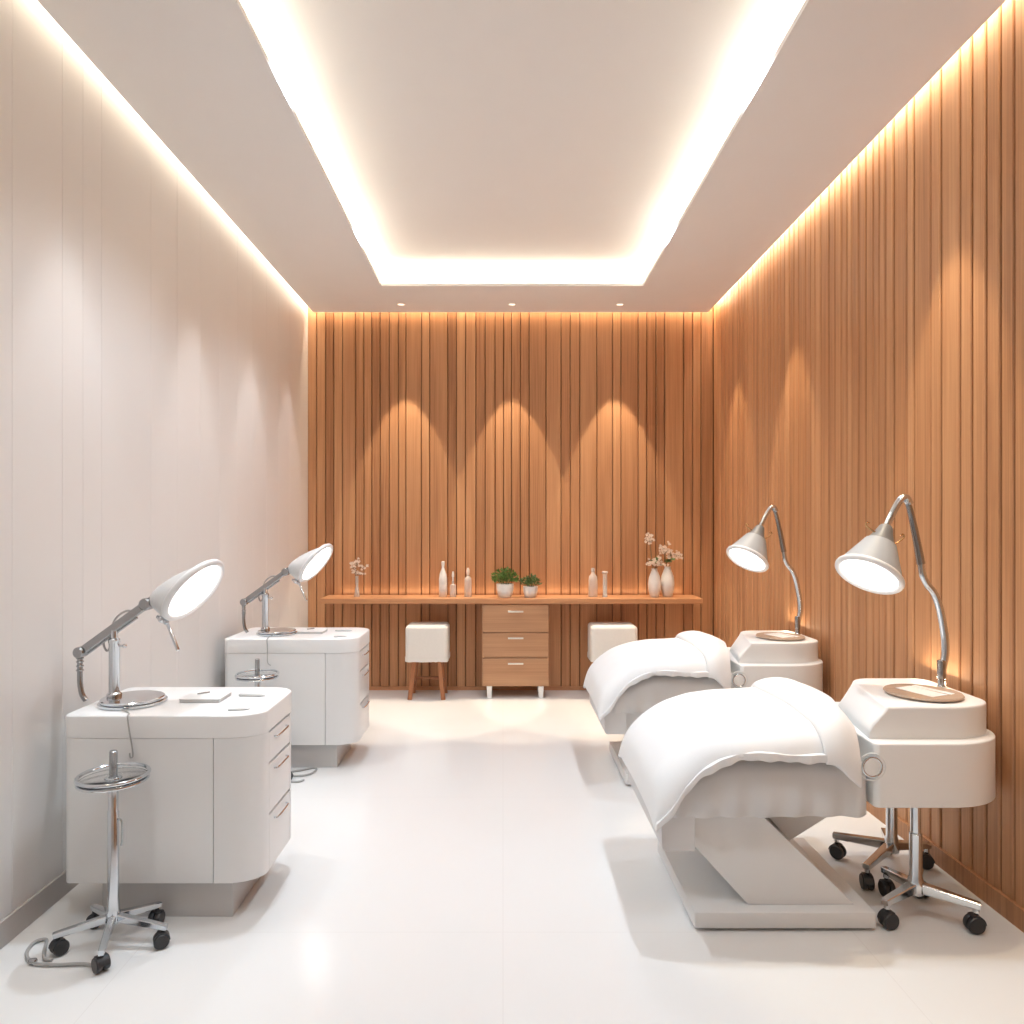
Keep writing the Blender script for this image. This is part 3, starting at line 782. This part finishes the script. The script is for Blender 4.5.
def sprig(base, tips, n, rad, label, grp, seed, mat='petal', leaves=0, stemr=.0022, neck=None, zmin=.035):
    rr = random.Random(seed); t = thing('flower_sprig', base, label, 'flower', grp)
    bm = B(); bl = B()
    for tip in tips:
        mid = base.lerp(tip, .55) + V((rr.uniform(-.012, .012), 0, .01))
        tube(bm, smooth_path([base, mid, tip], 5) if neck is None else [base, neck, tip], stemr, 6)
        for k in range(n):
            c = tip + V((rr.gauss(0, rad), rr.gauss(0, rad * .6), rr.gauss(0, rad * .75)))
            c.z = max(c.z, base.z + zmin); tube(bm, [tip.lerp(mid, .25), c], stemr * .5, 4)
            r_ = rr.uniform(.009, .015)
            for q in range(5):
                u = q * 2 * PI / 5 + rr.random(); w = V((math.cos(u), -.35, math.sin(u))) * r_
                w2 = V((math.cos(u + .6), -.1, math.sin(u + .6))) * r_ * .7; w3 = V((math.cos(u - .6), -.1, math.sin(u - .6))) * r_ * .7
                face(bl, [bl.verts.new(x) for x in (c, c + w3, c + w, c + w2)])
    obj('stalks', bm, M['stem'], t); o = obj('blossoms', bl, M[mat], t, 0); o['kind'] = 'stuff'
    if leaves:
        bm = B()
        for k in range(leaves):
            c = base + V((rr.uniform(-.03, .03), rr.uniform(-.03, -.012), rr.uniform(.05, .085))); u = rr.uniform(.2, 2.9); L = rr.uniform(.02, .04)
            d = V((math.cos(u), rr.uniform(-.4, .2), abs(math.sin(u)))) * L; s = V((-d.z, .2, d.x)) * .25
            face(bm, [bm.verts.new(x) for x in (c, c + d * .5 + s, c + d, c + d * .5 - s)])
        obj('leaves', bm, M['leaf2'], t, 0)[
            'kind'] = 'stuff'
    return t
T = lambda px, py, Y=5.79: P(px, py, Y)
sprig(v1 + V((-.010, .010, .218)), [T(650, 540, 5.82), T(649, 537, 5.82)], 20, .018, 'tall thin flower sprig rising highest from the left white vase', 'flower sprigs in the white vases', 11)
sprig(v1 + V((.002, -.003, .233)), [T(650, 563, 5.74), T(656, 561, 5.74), T(660, 565, 5.74)], 16, .022, 'short cream flower sprig just above the left white vase neck', 'flower sprigs in the white vases', 12, leaves=7)
sprig(v2 + V((0, 0, .228)), [T(665, 551), T(671, 554), T(678, 555), T(663, 547)], 18, .022, 'spreading cream flower sprig leaning right from the right white vase', 'flower sprigs in the white vases', 13, leaves=7)
v3 = spot(357, 5.80)
gv = thing('bud_vase', v3, 'slim clear glass vase at the left end of the back counter', 'vase')
bm = B(); lathe(bm, [(.024, 0), (.026, .004), (.020, .03), (.012, .09), (.013, .16), (.017, .172), (.015, .172), (.011, .155), (.010, .09), (.016, .03), (.001, .012)], v3, 24); obj('vase_body', bm, M['frosted'], gv, 50)
sprig(v3 + V((0, 0, .02)), [T(353, 566, 5.8), T(357, 562, 5.8), T(361, 566, 5.8), T(355, 572, 5.8), T(360, 573, 5.8)], 10, .016, 'tiny pale blossom sprig in the slim clear vase at the counter left end', None, 14, stemr=.0014, neck=v3 + V((0, 0, .18)))

# ------------------------------------------------------------------ downlights (visible three by the back wall)
dl_pts = [((p - VX) * 5.69 / F, 5.69) for p in (401, 512, 620)]
names = ('left recessed round downlight in the ceiling strip above the back wall', 'middle recessed round downlight in the ceiling strip above the back wall', 'right recessed round downlight in the ceiling strip above the back wall')
d0 = None
for (x, y), lab in zip(dl_pts, names):
    if d0 is None:
        d0 = thing('downlight', (x, y, CEIL), lab, 'light', 'recessed downlights by the back wall')
        bm = B(); torus(bm, V((x, y, CEIL - .001)), V((0, 0, 1)), .030, .004, 32, 8); obj('trim_ring', bm, M['frost'], d0, 60)
        bm = B(); lathe(bm, [(.027, -.0015), (.027, .004)], (x, y, CEIL - .001), 32); obj('light_lens', bm, M['downlens'], d0)
    else: dup(d0, (x, y, CEIL), lab)

# ------------------------------------------------------------------ lights
WARM = (1.0, .82, .58); MIDW = (1.0, .94, .85); TRAY = (1.0, .88, .70); WASH = (1.0, .86, .66); NEUT = (.97, .98, 1.0); COOL = (.80, .945, 1.08)
def area(name, loc, rot, sx, sy, e, col, spread=180):
    l = bpy.data.lights.new(name, 'AREA'); l.shape = 'RECTANGLE'; l.size = sx; l.size_y = sy; l.energy = e; l.color = col; l.spread = math.radians(spread)
    o = bpy.data.objects.new(name, l); C.objects.link(o); o.location = loc; o.rotation_euler = rot; return o
def spotl(name, loc, e, ang, blend, col, r=.02, aim=None):
    l = bpy.data.lights.new(name, 'SPOT'); l.energy = e; l.spot_size = math.radians(ang); l.spot_blend = blend; l.color = col; l.shadow_soft_size = r
    o = bpy.data.objects.new(name, l); C.objects.link(o); o.location = loc
    if aim is not None: o.rotation_euler = (V(aim) - V(loc)).to_track_quat('-Z', 'Y').to_euler()
    return o
# tray strips lie on the ledge and shine up
zl = CEIL + .032; yc = (TY0 + TY1) / 2; ly = TY1 - TY0
E_T = 2.2
area('strip_tray_left', (TX0 - .085, yc, zl), (PI, 0, 0), .05, ly, E_T * ly, TRAY)
area('strip_tray_right', (TX1 + .085, yc, zl), (PI, 0, 0), .05, ly, E_T * ly, TRAY)
area('strip_tray_back', ((TX0 + TX1) / 2, TY1 + .085, zl), (PI, 0, 0), TX1 - TX0, .05, E_T * (TX1 - TX0), TRAY)
area('strip_tray_front', ((TX0 + TX1) / 2, TY0 - .085, zl), (PI, 0, 0), TX1 - TX0, .05, E_T * (TX1 - TX0), TRAY)
# perimeter strips in the open joint
ym = (YF + DEP) / 2; LY = DEP - YF
area('strip_left', (XL + GAP / 2, ym, CEIL + .10), (0, 0, 0), .03, LY, 1.7 * LY, TRAY)
area('strip_right', (XR - GAP / 2, ym, CEIL + .10), (0, 0, 0), .03, LY, 3.8 * LY, WARM)
area('strip_back', ((XL + XR) / 2, DEP - GAP / 2, CEIL + .10), (0, 0, 0), XR - XL, .03, 4 * (XR - XL), WARM)
# wall-washing downlights
for x, y in dl_pts: spotl('downlight_beam', (x, y, CEIL - .012), 135, 43, .14, WASH, .012)
for y in (2.66, 3.75, 4.6, 5.40): spotl('wall_beam_left', (XL + .25, y, CEIL - .005), 34, 41, .5, NEUT, .02)
for y in (2.77, 4.29, 5.33): spotl('wall_beam_right', (XR - .25, y, CEIL - .005), 85, 41, .3, WARM, .02)
# overhead tray light; unseen beams near and behind the camera added as fill
for x in (-.80, 1.0):
    for y, e in ((-.7, 125), (1.1, 70), (2.9, 115), (4.4, 76)): spotl('overhead_beam', (x, y, ZT - .01), e, 120, .8, COOL, .06)
# strip glow over the counter and behind the console lamps
area('strip_counter', (.07, DEP - .03, SZ1 + .02), (math.radians(160), 0, 0), 2.9, .02, .8, WARM)
for y in (2.86, 4.26): area('console_glow', (1.752, y, .775), (0, math.radians(155), 0), .02, .26, .7, WARM)

w = bpy.data.worlds.new('world'); sc.world = w; w.use_nodes = True
w.node_tree.nodes['Background'].inputs[0].default_value = (1, .96, .92, 1); w.node_tree.nodes['Background'].inputs[1].default_value = .3
sc.view_settings.view_transform = 'Standard'; sc.view_settings.look = 'None'; sc.view_settings.exposure = -.05
sc.cycles.use_denoising = True
sc.cycles.diffuse_bounces = 5; sc.cycles.max_bounces = 10
sc.cycles.sample_clamp_indirect = 6
